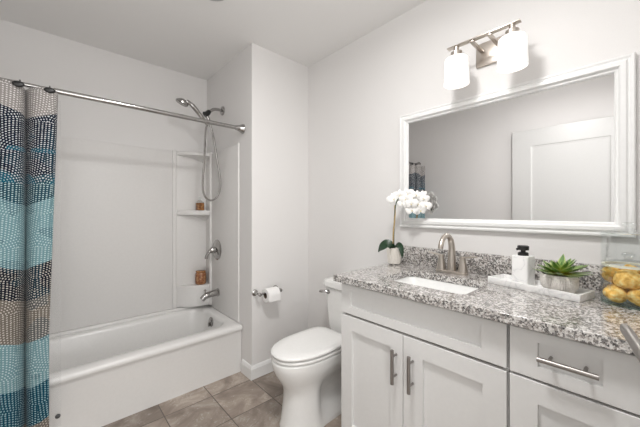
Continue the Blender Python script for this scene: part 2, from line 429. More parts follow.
# ceiling lamp fixture (above the camera) and vent
t = thing('ceiling_lamp', 'round flush ceiling lamp above the middle of the room', 'ceiling light', (-1.10, -1.40, H))
bm = B(); lathe(bm, [(.15, 0), (.15, -.022), (.142, -.026)], (-1.10, -1.40, H), 40); link('lamp_base', bm, 'nickel', t)
bm = B(); lathe(bm, [(.138, -.026), (.135, -.04), (.11, -.054), (.06, -.063), (.005, -.066)], (-1.10, -1.40, H), 40); link('diffuser', bm, 'opal', t)
bm = B(); lathe(bm, [(.085, 0), (.085, -.006), (.075, -.012), (.06, -.012), (.055, -.006), (.01, -.006)], (-.955, -.315, H), 40)
tag(link('ceiling_vent', bm, 'vent'), 'small round grey ceiling vent cut by the top edge of the photo', 'vent')

# ------------------------------------------------------------ bathtub and surround
TF = .150; TH = .358; TX0, TX1 = XL+.003, XP-.003; TY1 = YF-.003
tub = thing('bathtub', 'white alcove bathtub with plain apron front behind the curtain', 'bathtub', ((TX0+TX1)/2, (TF+TY1)/2, 0))
bm = B(); k = 8
rs = [rrect(TX0, TX1, TF, TY1, .004, .0, k), rrect(TX0, TX1, TF-.002, TY1, .004, TH-.045, k),
      rrect(TX0, TX1, TF-.004, TY1, .006, TH-.040, k), rrect(TX0, TX1, TF-.020, TY1, .010, TH-.034, k), rrect(TX0, TX1, TF-.024, TY1, .012, TH-.022, k),
      rrect(TX0, TX1, TF-.022, TY1, .014, TH-.008, k), rrect(TX0+.004, TX1-.004, TF-.014, TY1-.004, .016, TH, k),
      rrect(TX0+.09, TX1-.06, TF+.060, TY1-.065, .12, TH+.001, k), rrect(TX0+.105, TX1-.072, TF+.072, TY1-.077, .12, TH-.006, k),
      rrect(TX0+.12, TX1-.080, TF+.080, TY1-.085, .12, TH-.03, k), rrect(TX0+.24, TX1-.105, TF+.11, TY1-.11, .12, .16, k),
      rrect(TX0+.30, TX1-.13, TF+.13, TY1-.13, .11, .09, k), rrect(TX0+.36, TX1-.17, TF+.17, TY1-.17, .09, .065, k)]
rings(bm, rs); link('tub_body', bm, 'tub', tub, angle=50)
# raised back lip where the surround sits
bm = B(); box(bm, TX0, TX1, YF-.05, YF-.003, TH-.002, TH+.022, .010, 3); link('tub_ledge', bm, 'tub', tub)
ov = B(); lathe(ov, [(.040, 0), (.040, -.006), (.032, -.014), (.012, -.017)], (-.622, .515, .295), 28, 'X')
box(ov, -.652, -.636, .509, .521, .262, .300, .004); link('overflow_cover', ov, 'chrome', tub)
bm = B(); lathe(bm, [(.03, 0), (.03, .004), (.02, .006)], (-.80, .49, .0655), 24); link('drain', bm, 'chrome', tub)

sur = thing('tub_surround', 'off-white moulded acrylic surround with corner shelves above the bathtub', 'shower wall', (-1.3, YF-.005, TH+.02))
ZT = 1.735
bm = B()
box(bm, XL+.002, -.825, YF-.022, YF-.001, TH+.022, ZT, .005)
link('back_panel', bm, 'surround', sur)
bm = B(); box(bm, XP-.012, XP-.001, .185, .70, TH+.004, ZT, .004); box(bm, XP-.018, XP-.001, .178, .20, TH+.004, ZT+.01, .006, 3)
link('side_panel', bm, 'surround', sur)
bm = B(); box(bm, XL+.001, XL+.012, .185, YF-.016, TH+.022, ZT, .004); link('side_panel', bm, 'surround', sur)
# corner tower
bm = B()
box(bm, -.842, -.808, YF-.034, YF-.001, TH+.022, ZT+.01, .007, 3)       # raised seam
box(bm, XP-.030, XP-.001, .690, .722, TH+.022, ZT+.01, .007, 3)
box(bm, -.812, XP-.002, YF-.016, YF-.001, TH+.022, ZT, .002)
box(bm, XP-.016, XP-.001, .716, YF-.002, TH+.022, ZT, .002)
link('corner_tower', bm, 'surround', sur)
CX, CY = XP-.004, YF-.004
def plan(s, z, k=14):
    # triangle-ish shelf plan shrinking to the corner by s
    ex, ey = .283*s, .135*s
    pts = [Vector((CX, CY, z)), Vector((CX-ex, CY, z))]
    for i in range(1, k):
        t = i/k; a = t*PI/2
        # straight-ish front edge with a soft bulge
        px = ex*(1-t); py = ey*t
        bul = .035*s*math.sin(PI*t)
        pts.append(Vector((CX-px-bul*.4, CY-py-bul, z)))
    pts.append(Vector((CX, CY-ey, z)))
    return pts
def shelf(z, th, drop, name='shelf'):
    bm = B(); rs = [plan(.97, z), plan(1.0, z-.005), plan(1.0, z-th)]
    for i in range(1, 9):
        t = i/8; e = 1-math.sqrt(max(0, 1-(1-t)**2))
        rs.append(plan(max(e, .02), z-th-drop*t))
    rings(bm, rs); return link(name, bm, 'surround', sur, angle=50)
shelf(1.225, .038, .12); shelf(ZT+.004, .03, .12)
# lower ledge block
bm = B()
rings(bm, [plan(.97, .565), plan(1.0, .560), plan(1.0, TH+.03)]); link('ledge', bm, 'surround', sur)

# valve, spout, shower head
YV = .575
v = thing('shower_valve', 'round chrome shower valve with lever on the right surround panel', 'shower valve', (XP-.012, YV, .885))
bm = B(); lathe(bm, [(.088, 0), (.088, -.005), (.078, -.012), (.048, -.018), (.032, -.024)], (XP-.0125, YV, .885), 36, 'X'); link('escutcheon', bm, 'chrome', v)
bm = B(); lathe(bm, [(.028, -.018), (.026, -.05), (.020, -.06), (.004, -.062)], (XP-.0125, YV, .885), 28, 'X')
tube(bm, spline([(XP-.06, YV, .885), (XP-.085, YV-.005, .872), (XP-.10, YV+.0, .845), (XP-.108, YV+.005, .815)]), [.016]*10+[.013]*14+[.011], 12); link('valve_handle', bm, 'chrome', v)
s = thing('tub_spout', 'chrome tub spout with diverter knob above the tub end', 'spout', (XP-.012, .555, .52))
bm = B(); lathe(bm, [(.034, 0), (.034, -.008), (.028, -.012)], (XP-.0125, .555, .52), 28, 'X')
tube(bm, spline([(XP-.015, .555, .52), (XP-.07, .555, .517), (XP-.125, .555, .505), (XP-.152, .555, .482)]), [.027]*8+[.026]*8+[.024]*8+[.021], 20); link('spout_body', bm, 'chrome', s)
bm = B(); lathe(bm, [(.005, 0), (.005, .025), (.010, .028), (.010, .036), (.004, .04)], (XP-.125, .555, .524), 14); link('diverter_knob', bm, 'chrome', s)

sh = thing('hand_shower', 'chrome hand shower with looped hose on the wall arm', 'shower head', (XP-.002, .486, 2.067))
bm = B(); lathe(bm, [(.038, 0), (.036, -.010), (.016, -.018)], (XP-.001, .486, 2.067), 28, 'X')
tube(bm, spline([(XP-.008, .486, 2.067), (-.575, .484, 2.068), (-.62, .48, 2.058), (-.665, .475, 2.020)]), .0125, 12); link('shower_arm', bm, 'chrome', sh)
bm = B(); tube(bm, [(-.655, .476, 2.035), (-.668, .474, 2.018), (-.690, .472, 1.990)], [.016, .021, .019], 18)
tube(bm, [(-.668, .474, 2.012), (-.705, .468, 2.005)], [.016, .014], 14); link('bracket', bm, 'black', sh)
bm = B(); tube(bm, [(-.680, .470, 1.998), (-.665, .470, 1.965), (-.655, .470, 1.935)], [.012, .012, .009], 14)
link('hose_nut', bm, 'chrome', sh)
bm = B(); tube(bm, spline([(-.675, .468, 1.918), (-.715, .462, 1.960), (-.760, .456, 2.005), (-.805, .45, 2.045), (-.845, .45, 2.062)], 6), [.012]*6+[.016]*6+[.018]*6+[.016]*6+[.015], 16)
link('shower_handle', bm, 'chrome', sh)
hd = B(); lathe(hd, [(.004, .030), (.020, .028), (.034, .018), (.046, .006), (.047, -.006), (.042, -.012), (.040, -.009), (.003, -.011)], (0, 0, 0), 32)
bmesh.ops.transform(hd, matrix=Matrix.Translation((-.875, .45, 2.045)) @ Matrix.Rotation(math.radians(22), 4, 'Y') @ Matrix.Rotation(math.radians(14), 4, 'X'), verts=hd.verts)
link('spray_head', hd, 'chrome', sh)
bm = B(); hp = spline([(-.676, .468, 1.920), (-.690, .466, 1.86), (-.703, .462, 1.62), (-.716, .46, 1.44), (-.700, .462, 1.345), (-.650, .466, 1.306), (-.590, .468, 1.345), (-.566, .470, 1.45), (-.590, .47, 1.63), (-.625, .47, 1.83), (-.655, .47, 1.936)], 10)
tube(bm, hp, .0080, 10); link('hose', bm, 'chrome', sh)

# bottles on the surround shelves
t = thing('soap_bottle', 'small amber soap bottle with clear neck on the upper corner shelf', 'bottle', (-.625, .765, 1.226))
bm = B(); rings(bm, [rrect(-.655, -.595, .735, .795, .012, z) for z in (1.2255, 1.293)]); link('bottle_body', bm, 'amber', t)
bm = B(); rings(bm, [rrect(-.655+d, -.595-d, .735+d, .795-d, .012-d*.2, z) for d, z in ((0, 1.294), (.004, 1.304), (.018, 1.316), (.020, 1.352))], True, True); link('bottle_neck', bm, 'glass', t)
t = thing('scrub_jar', 'brown and amber bath scrub jar on the lower corner ledge', 'jar', (-.625, .765, .565))
bm = B(); lathe(bm, [(.036, 0), (.044, .008), (.047, .05), (.045, .095), (.040, .104)], (-.618, .765, .5655), 28); link('jar_body', bm, 'jarbrown', t)
bm = B(); lathe(bm, [(.040, .1045), (.042, .108), (.041, .118), (.02, .121), (.004, .121)], (-.618, .765, .5655), 28); link('lid', bm, 'amber', t)

# shower rod
RY, RZ = .1295, 1.841
rod = thing('shower_rod', 'straight polished steel shower rod crossing above the tub', 'curtain rod', (XP, RY, RZ))
bm = B(); tube(bm, [(XP-.02, RY, RZ), (-1.60, RY, RZ)], .0142, 18); link('outer_tube', bm, 'chrome', rod)
bm = B(); tube(bm, [(-1.595, RY, RZ), (XL+.02, RY, RZ)], .0105, 18); link('inner_tube', bm, 'chrome', rod)
for x, s in ((XP-.001, -1), (XL+.001, 1)):
    bm = B(); lathe(bm, [(.036, 0), (.036, .006*s), (.032, .012*s), (.024, .030*s), (.0185, .050*s), (.017, .060*s)], (x, RY, RZ), 28, 'X'); link('rod_flange', bm, 'chrome', rod)

# curtain
XE0 = -2.045
def fold_y(x, z):
    ph = PI*(x+1.702+.006*math.sin(z*3.1))/.142
    return .027+(.080+.006*math.sin(z*2.3))*abs(math.cos(ph))**3.2
bm = B(); uvl = bm.loops.layers.uv.new('UVMap')
NX, NZ = 150, 70; Z0, Z1 = .10, 1.815
grid = []; svals = []
for j in range(NZ+1):
    z = Z0+(Z1-Z0)*j/NZ; rowv = []; rs_ = []; s_ = 0; prev = None
    xe = -1.586-.032*min(1, max(0, (1.78-z)/1.15))
    for i in range(NX+1):
        u = i/NX; x = XE0+(xe-XE0)*u; y = fold_y(x, z)
        zz = z
        if j == NZ: zz = z - .012*(1-math.cos(2*PI*(x+1.615)/.155))*.5
        p = Vector((x-.020*math.sin(2*PI*(x+1.702)/.142)*(1 if 4 < i < NX-12 else 0.4 if i < NX-4 else 0), y, zz)); 
        if prev is not None: s_ += ((p-prev).xy).length
        prev = p; rs_.append(s_); rowv.append(bm.verts.new(p))
    grid.append(rowv); svals.append(rs_)
for j in range(NZ):
    for i in range(NX):
        f = bm.faces.new((grid[j][i], grid[j][i+1], grid[j+1][i+1], grid[j+1][i]))
        for lp, (a, b_) in zip(f.loops, ((j, i), (j, i+1), (j+1, i+1), (j+1, i))):
            lp[uvl].uv = (svals[a][b_], Z0+(Z1-Z0)*a/NZ)
cur = link('shower_curtain', bm, 'curtain', angle=180)
sm = cur.modifiers.new('thick', 'SOLIDIFY'); sm.thickness = .0018
tag(cur, 'shower curtain with teal, navy and taupe dotted scallop bands hanging from the rod', 'curtain')
# liner
lin = thing('curtain_liner', 'clear vinyl curtain liner with a weight peeking out beside the printed curtain', 'curtain', (-1.8, .115, .1))
bm = B(); g0 = []
for j in range(31):
    z = .11+(1.79-.11)*j/30; g0.append([bm.verts.new((-2.045+(-1.572+2.045)*i/60, .1205+.004*math.sin(i*.7)-(.012 if z < .5 else 0)*0, z)) for i in range(61)])
for j in range(30):
    for i in range(60): bm.faces.new((g0[j][i], g0[j][i+1], g0[j+1][i+1], g0[j+1][i]))
link('liner_sheet', bm, 'liner', lin, angle=180)
bm = B(); lathe(bm, [(.011, 0), (.011, -.004), (.008, -.006)], (-1.585, .116, .165), 18, 'Y'); link('weight', bm, 'rubber', lin)
# rings
def ring_obj(x, lab):
    t = thing('curtain_ring', lab, 'curtain ring', (x, RY, RZ), 'curtain rings on the shower rod')
    bm = B(); pts = [(x, RY+.021*math.sin(a), RZ-.005+.0225*math.cos(a)) for a in [2*PI*i/20 for i in range(20)]]
    tube(bm, pts+[pts[0]], .0022, 8, False); link('ring', bm, 'black', t)
    bm = B()
    tt = B(); bmesh.ops.create_uvsphere(tt, u_segments=20, v_segments=12, radius=1)
    yb = .022
    merge(bm, tt, Matrix.Translation((x, yb, 1.806)) @ Matrix.Diagonal((.021, .007, .014, 1)))
    tube(bm, [(x, yb, 1.81), (x, (yb+RY)/2, 1.822), (x, RY-.012, 1.820)], .0022, 8); link('button', bm, 'black', t)
ring_obj(-1.615, 'black curtain ring nearest the curtain edge, right of the others on the rod')
ring_obj(-1.722, 'black curtain ring at the deep fold, second from the curtain edge')
ring_obj(-1.800, 'black curtain ring cut by the left edge of the photo')

# ------------------------------------------------------------ toilet-paper holder
t = thing('paper_holder', 'chrome two-post toilet paper holder on the white wall beside the toilet', 'toilet paper holder', (-.43, 0, .62))
for x in (-.512, -.335):
    bm = B(); lathe(bm, [(.024, 0), (.023, -.006), (.013, -.012), (.010, -.03), (.010, -.060), (.013, -.066), (.013, -.080), (.006, -.084)], (x, -.001, .625), 24, 'Y'); link('post', bm, 'chrome', t)
bm = B(); tube(bm, [(-.505, -.070, .625), (-.340, -.070, .625)], .0075, 14); link('roller', bm, 'chrome', t)
bm = B()
rr = [(.022, 0), (.048, 0), (.0495, .002), (.0495, .098), (.048, .10), (.022, .10), (.022, 0)]
lathe(bm, rr, (-.470, -.078, .610), 40, 'X', False, False)
# hanging end of the sheet
box(bm, -.470, -.370, -.1275, -.1265, .572, .615)
o = link('roll', bm, 'paper'); tag(o, 'white toilet paper roll hanging on the chrome holder', 'toilet paper')
o.name = 'toilet_paper_roll'
bm = B(); lathe(bm, [(.0195, .001), (.0215, .001), (.0215, .099), (.0195, .099), (.0195, .001)], (-.470, -.078, .610), 30, 'X', False, False)
link('paper_core', bm, 'card', o)

# ------------------------------------------------------------ toilet
TY = -.573; TYT = -.592
toi = thing('toilet', 'white two-piece toilet with closed lid between wall and vanity', 'toilet', (-.42, TY, 0))
def egg(xf, xb, hw, z, n=48, sq=2.2, back=3.2, cx=None):
    # egg outline, nose towards -x
    if cx is None: cx = xf+(xb-xf)*.52
    pts = []
    for i in range(n):
        a = 2*PI*i/n; c, s_ = math.cos(a), math.sin(a)
        e = sq if c < 0 else back
        px = math.copysign(abs(c)**(2/e), c); py = math.copysign(abs(s_)**(2/e), s_)
        L = (cx-xf) if c < 0 else (xb-cx)
        pts.append(Vector((cx+px*L, TY+py*hw, z)))
    return pts
bm = B()
prof = [(-.685, -.10, .152, 0), (-.685, -.10, .152, .012), (-.677, -.105, .147, .03), (-.668, -.11, .142, .10), (-.660, -.10, .138, .17), (-.660, -.09, .138, .205), (-.670, -.08, .141, .235), (-.695, -.06, .150, .275), (-.718, -.04, .166, .315), (-.732, -.035, .174, .350), (-.738, -.03, .177, .385), (-.736, -.03, .176, .393), (-.725, -.035, .169, .397)]
def waist(ring, z):
    k_ = max(0, min(1, (.30-z)/.10))
    for p in ring:
        t_ = max(0, min(1, (p.x+.52)/.10)); t_ = t_*t_*(3-2*t_)
        p.y = TY+(p.y-TY)*(1-.42*t_*k_*(1 if z > .03 else .3))
    return ring
rings(bm, [waist(egg(a+.022, b, h*.87, z, n=72, back=3.6, cx=-.45), z) for a, b, h, z in prof]); link('bowl', bm, 'porcelain', toi, angle=60)
bm = B(); rings(bm, [egg(a+.030, -.245, h*.87, z, back=5, cx=-.46) for a, h, z in ((-.725, .168, .399), (-.742, .178, .401), (-.747, .181, .408), (-.745, .180, .415), (-.735, .174, .4175))]); link('seat', bm, 'seatplastic', toi, angle=60)
bm = B(); rings(bm, [egg(a+.030, b, h*.87, z, back=5, cx=-.46) for a, b, h, z in ((-.728, -.25, .170, .4235), (-.746, -.242, .180, .425), (-.750, -.240, .183, .432), (-.747, -.243, .181, .438), (-.735, -.252, .172, .4425), (-.66, -.30, .13, .4455), (-.56, -.38, .05, .446))]); link('lid', bm, 'seatplastic', toi, angle=60)
for hy in (-.065, .065):
    bm = B(); box(bm, -.262, -.222, TY+hy-.02, TY+hy+.02, .398, .43, .006); link('hinge', bm, 'seatplastic', toi)
bm = B()
HWt = .166
def tk(x0, hw, z, r=.04): return rrect(x0, -.012, TYT-hw, TYT+hw, r, z, 8)
rings(bm, [tk(-.175, HWt-.03, .393), tk(-.190, HWt-.018, .40), tk(-.200, HWt-.010, .44), tk(-.212, HWt, .60), tk(-.216, HWt+.002, .700), tk(-.210, HWt-.002, .703)]); link('tank', bm, 'porcelain', toi, angle=50)
bm = B(); rings(bm, [tk(-.214, HWt, .704), tk(-.228, HWt+.010, .708), tk(-.230, HWt+.012, .735), tk(-.224, HWt+.008, .748), tk(-.20, HWt-.01, .752)]); link('tank_lid', bm, 'porcelain', toi, angle=50)
bm = B(); yl = TYT+HWt-.045
lathe(bm, [(.014, 0), (.014, -.008), (.010, -.014)], (-.2155, yl, .672), 18, 'X')
tube(bm, [(-.226, yl, .678), (-.240, yl+.012, .678), (-.250, yl+.032, .676), (-.254, yl+.045, .675)], [.010, .011, .013, .011], 12, True, .7); link('flush_lever', bm, 'chrome', toi)

# ------------------------------------------------------------ vanity
XFc = -.545
def shaker(bm, y0, y1, z0, z1, py0, py1, pz0, pz1, th=.018, rec=.012):
    def rc(x, a, b_, c, d): return [Vector((x, a, c)), Vector((x, b_, c)), Vector((x, b_, d)), Vector((x, a, d))]
    e = .0012; xf = XFc; i = .0008
    rings(bm, [rc(xf+th, y0, y1, z0, z1), rc(xf+e, y0, y1, z0, z1), rc(xf, y0+e, y1-e, z0+e, z1-e), rc(xf, py0, py1, pz0, pz1),
               rc(xf+rec, py0+i, py1-i, pz0+i, pz1-i), rc(xf+rec, py0+i+.001, py1-i-.001, pz0+i+.001, pz1-i-.001)])
def cab_body(y0, y1, parent):
    bm = B(); x0 = XFc+.0185
    box(bm, x0, -.004, y0, y0+.016, .0, .8745); box(bm, x0, -.004, y1-.016, y1, .0, .8745)
    box(bm, x0+.06, -.004, y0+.016, y1-.016, .10, .116); box(bm, -.012, -.004, y0+.016, y1-.016, .116, .8745)
    box(bm, x0+.06, x0+.075, y0+.016, y1-.016, 0, .10)
    link('cabinet_body', bm, 'cabinet', parent, False)
    for a, b_ in ((.10, .14), (.70, .745), (.855, .8745)):
        bm = B(); box(bm, x0, x0+.018, y0+.016, y1-.016, a, b_); link('face_rail', bm, 'gap', parent, False)
def pull_v(y, z0, z1, parent):
    bm = B(); x = -.578; tube(bm, [(x, y, z0), (x, y, z1)], .0072, 14)
    for z in (z0+.028, z1-.028): tube(bm, [(x, y, z), (XFc-.0005, y, z)], .0045, 10)
    return link('handle', bm, 'pull', parent)
c1 = thing('sink_cabinet', 'white shaker sink cabinet with two doors under the granite top', 'cabinet', (-.27, -1.26, 0))
cab_body(-1.6245, -.900, c1)
bm = B(); shaker(bm, -1.6225, -.904, .724, .864, -1.548, -.962, .762, .838); link('false_drawer_front', bm, 'cabinet', c1, False)
bm = B(); shaker(bm, -1.2495, -.904, .118, .713, -1.190, -.972, .19, .645); dl = link('door', bm, 'cabinet', c1, False); pull_v(-1.221, .512, .652, dl)
bm = B(); shaker(bm, -1.6225, -1.2525, .118, .713, -1.552, -1.338, .19, .645); dr = link('door', bm, 'cabinet', c1, False); pull_v(-1.297, .508, .652, dr)
c2 = thing('drawer_cabinet', 'white shaker drawer cabinet at the right end of the vanity', 'cabinet', (-.27, -1.79, 0))
cab_body(-1.960, -1.629, c2)
bm = B(); box(bm, XFc+.001, XFc+.018, -1.960, -1.924, .0, .8745); link('filler_strip', bm, 'cabinet', c2, False)
def pull_h(z, parent):
    bm = B(); x = -.578; tube(bm, [(x, -1.708, z), (x, -1.838, z)], .0070, 14)
    for y in (-1.734, -1.810): tube(bm, [(x, y, z), (XFc+.0075, y, z)], .0045, 10)
    return link('handle', bm, 'pull', parent)
for z0, z1, pz0, pz1 in ((.722, .864, .760, .832), (.420, .714, .485, .650), (.118, .412, .183, .348)):
    bm = B(); shaker(bm, -1.921, -1.631, z0, z1, -1.843, -1.703, pz0, pz1); d = link('drawer', bm, 'cabinet', c2, False); pull_h((pz0+pz1)/2+.001 if z0 > .7 else pz1-.06, d)

# counter with sink cut-out
SX0, SX1, SY0, SY1 = -.470, -.200, -1.462, -1.082
def counter():
    bm = B(); z0, z1 = .876, .908
    o = [Vector((x, y, 0)) for x, y in ((-.002, YN+.001), (-.581, YN+.001), (-.581, -.883), (-.002, -.883))]
    inn = rrect(SX0, SX1, SY0, SY1, .03, 0, 6)
    vo = [bm.verts.new(p) for p in o]; vi = [bm.verts.new(p) for p in inn]
    es = [bm.edges.new((L[i], L[(i+1) % len(L)])) for L in (vo, vi) for i in range(len(L))]
    r = bmesh.ops.triangle_fill(bm, use_beauty=True, edges=es)
    faces = [f for f in bm.faces]
    for f in faces:      # drop anything filled inside the hole
        c = f.calc_center_median()
        if all((v in vi) for v in f.verts) and SX0 < c.x < SX1 and SY0 < c.y < SY1: bm.faces.remove(f)
    ex = bmesh.ops.extrude_face_region(bm, geom=list(bm.faces))
    for g_ in ex['geom']:
        if isinstance(g_, bmesh.types.BMVert): g_.co.z = z1
    for v_ in bm.verts:
        if v_.co.z < .5: v_.co.z = z0
    o = link('countertop', bm, 'granite', None, True, 30)
    bv = o.modifiers.new('b', 'BEVEL'); bv.width = .0035; bv.segments = 3; bv.limit_method = 'ANGLE'; bv.angle_limit = math.radians(50)
    return o
tag(counter(), 'speckled grey granite countertop covering the white vanity cabinets', 'countertop')
bm = B(); box(bm, -.021, -.001, YN+.001, -.885, .9082, 1.008, .002); tag(link('backsplash', bm, 'granite'), 'low speckled granite backsplash strip standing against the wall under the mirror', 'backsplash')
# sink
sk = thing('sink', 'white rectangular undermount sink set in the granite top', 'sink', ((SX0+SX1)/2, (SY0+SY1)/2, .75))
bm = B()
rings(bm, [rrect(SX0-.02, SX1+.02, SY0-.02, SY1+.02, .04, .8755), rrect(SX0-.004, SX1+.004, SY0-.004, SY1+.004, .032, .8755), rrect(SX0, SX1, SY0, SY1, .03, .868),
           rrect(SX0+.010, SX1-.010, SY0+.012, SY1-.012, .035, .80), rrect(SX0+.025, SX1-.025, SY0+.03, SY1-.03, .035, .775), rrect(SX0+.05, SX1-.05, SY0+.08, SY1-.08, .03, .768)], False, True)
link('basin', bm, 'sinkw', sk, angle=50)
bm = B(); lathe(bm, [(.021, 0), (.021, .003), (.014, .004)], ((SX0+SX1)/2, (SY0+SY1)/2, .7685), 24); link('drain', bm, 'chrome', sk)
# faucet
FX, FY = -.115, -1.262
fa = thing('faucet', 'brushed nickel centerset faucet with high arc spout behind the sink', 'faucet', (FX, FY, .9085))
bm = B(); rings(bm, [rrect(FX-.026, FX+.026, FY-.080, FY+.080, .024, .9085, 8), rrect(FX-.026, FX+.026, FY-.080, FY+.080, .024, .918, 8), rrect(FX-.020, FX+.020, FY-.074, FY+.074, .019, .923, 8)]); link('base_plate', bm, 'nickel', fa)
bm = B(); sp_ = spline([(FX, FY, .922), (FX, FY, .98), (FX, FY, 1.035), (FX-.015, FY, 1.078), (FX-.055, FY, 1.100), (FX-.095, FY, 1.088), (FX-.118, FY, 1.058), (FX-.122, FY, 1.040)], 6)
n_ = len(sp_); tube(bm, sp_, [.021-.009*min(1, i/(n_*.5)) for i in range(n_)], 18, True, 1.0); link('spout', bm, 'nickel', fa)
for sgn in (1, -1):
    y = FY+sgn*.054
    bm = B(); rings(bm, [rrect(FX-w, FX+w, y-w, y+w, w*.6, z, 5) for w, z in ((.021, .922), (.020, .93), (.013, .972), (.011, .988), (.012, .992), (.011, .997))])
    tube(bm, [(FX, y-.004*sgn, .992), (FX-.002, y+.03*sgn, .997), (FX-.004, y+.066*sgn, 1.003)], [.011, .010, .008], 12, True, .45); link('handle', bm, 'nickel', fa)

# mirror
MY0, MY1, MZ0, MZ1 = -1.894, -.899, 1.122, 1.806
mi = thing('wall_mirror', 'large rectangular mirror in a white stepped frame above the vanity', 'mirror', (0, -1.4, 1.108))
bm = B()
prof = [(.0, .000), (.0, .018), (.004, .024), (.012, .026), (.018, .022), (.022, .022), (.030, .030), (.046, .032), (.052, .026), (.054, .020), (.062, .018), (.067, .012), (.067, .004)]
rs = []
for a, x in [(a*.84, x) for a, x in prof]: rs.append([Vector((-x-.001, MY0+a, MZ0+a)), Vector((-x-.001, MY1-a, MZ0+a)), Vector((-x-.001, MY1-a, MZ1-a)), Vector((-x-.001, MY0+a, MZ1-a))])
rings(bm, rs, False, False); link('mirror_frame', bm, 'trim', mi, True, 25)
bm = B(); box(bm, -.010, -.004, MY0+.050, MY1-.050, MZ0+.050, MZ1-.050); link('mirror_glass', bm, 'mirror', mi, False)

# vanity light
LYc, LZ = -1.412, 2.023
vl = thing('vanity_light', 'brushed nickel two-lamp vanity light with white glass shades above mirror', 'wall light', (0, LYc, 2.0))
bm = B(); box(bm, -.016, -.001, LYc-.062, LYc+.072, 1.945, 2.060, .003); link('backplate', bm, 'nickel', vl)
for y in (LYc-.035, LYc+.040):
    bm = B(); box(bm, -.160, -.014, y-.009, y+.009, 2.010, 2.018, .001); link('arm', bm, 'nickel', vl)
bm = B(); box(bm, -.164, -.136, -1.566, -1.258, 2.0185, 2.024, .001); link('bar', bm, 'nickel', vl)
for y in (-1.535, -1.300):
    bm = B(); lathe(bm, [(.012, 2.018), (.012, 1.998), (.026, 1.992), (.026, 1.9635)], (-.150, y, 0), 24); link('socket', bm, 'nickel', vl)
    bm = B(); lathe(bm, [(.020, 1.963), (.048, 1.9625), (.053, 1.957), (.0555, 1.90), (.0575, 1.836), (.0555, 1.835), (.0535, 1.90), (.051, 1.954), (.020, 1.959)], (-.150, y, 0), 40, cap0=False, cap1=False); shd = link('shade', bm, 'shade', vl, angle=50)
    bm = B(); lathe(bm, [(.012, 1.958), (.014, 1.94), (.026, 1.915), (.028, 1.895), (.020, 1.875), (.004, 1.868)], (-.150, y, 0), 20); link('bulb', bm, 'opal', vl)
    l = bpy.data.lights.new('bulb_light', 'SPOT'); l.energy = 0.5; l.color = (1, .96, .92); l.shadow_soft_size = .05; l.spot_size = math.radians(150); l.spot_blend = 1
    lo = bpy.data.objects.new('bulb_light', l); COL.objects.link(lo); lo.location = (-.150, y, 1.855)

# ------------------------------------------------------------ counter items
# orchid
OX, OY, OZ = -.122, -.928, .9085
orc = thing('potted_orchid', 'white orchid on a stake in a small ribbed pot beside the backsplash', 'potted plant', (OX, OY, OZ))
bm = B(); rs = []
for r, h in ((.029, .006), (.034, .008), (.039, .045), (.043, .093), (.044, .097), (.040, .098), (.038, .080)):
    rs.append([Vector((OX+(r+.0012*math.cos(a*24))*math.cos(a), OY+(r+.0012*math.cos(a*24))*math.sin(a), OZ+h)) for a in [2*PI*i/120 for i in range(120)]])
rings(bm, rs)
for a in (0.4, 1.97, 3.54, 5.11): box(bm, OX+.022*math.cos(a)-.005, OX+.022*math.cos(a)+.005, OY+.022*math.sin(a)-.005, OY+.022*math.sin(a)+.005, OZ, OZ+.010, .002)
link('pot', bm, 'potwhite', orc)
def leaf(bm, pts, w, droop=0):
    P = spline(pts, 5); n = len(P); L = []
    for i, p in enumerate(P):
        t = i/(n-1); ww = w*math.sin(PI*min(1, .12+t*.88))**.7 if t < 1 else .001
        tg = (P[min(i+1, n-1)]-P[max(i-1, 0)]).normalized(); sd = tg.cross(Vector((0, 0, 1))).normalized(); up = sd.cross(tg); qa = .9*(1 if tg.y > 0 else -1); sd, up = sd*math.cos(qa)+up*math.sin(qa), up*math.cos(qa)-sd*math.sin(qa)
        th = .0016
        L.append([p-sd*ww+up*.004, p+up*th*0, p+sd*ww+up*.004, p-up*th*2])
    rings(bm, L)
bm = B()
leaf(bm, [(OX, OY, OZ+.088), (OX-.015, OY+.035, OZ+.118), (OX-.03, OY+.066, OZ+.095), (OX-.034, OY+.086, OZ+.065)], .030)
leaf(bm, [(OX, OY, OZ+.088), (OX-.01, OY-.030, OZ+.115), (OX-.018, OY-.058, OZ+.102), (OX-.022, OY-.070, OZ+.045)], .018)
leaf(bm, [(OX, OY, OZ+.088), (OX-.035, OY-.01, OZ+.112), (OX-.065, OY-.015, OZ+.098)], .015)
link('leaves', bm, 'leafdark', orc)
bm = B(); tube(bm, spline([(OX, OY+.004, OZ+.08), (OX-.006, OY+.002, OZ+.17), (OX-.012, OY-.012, OZ+.27), (OX-.016, OY-.016, OZ+.345)]), .0045, 8); link('stake', bm, 'stake', orc)
bm = B(); stem = spline([(OX-.004, OY, OZ+.08), (OX-.004, OY-.002, OZ+.18), (OX-.016, OY-.014, OZ+.30), (OX-.012, OY-.030, OZ+.375), (OX+.004, OY-.065, OZ+.390), (OX+.02, OY-.11, OZ+.360), (OX+.02, OY-.13, OZ+.31)])
tube(bm, stem, .0030, 8); link('stem', bm, 'leafdark', orc)
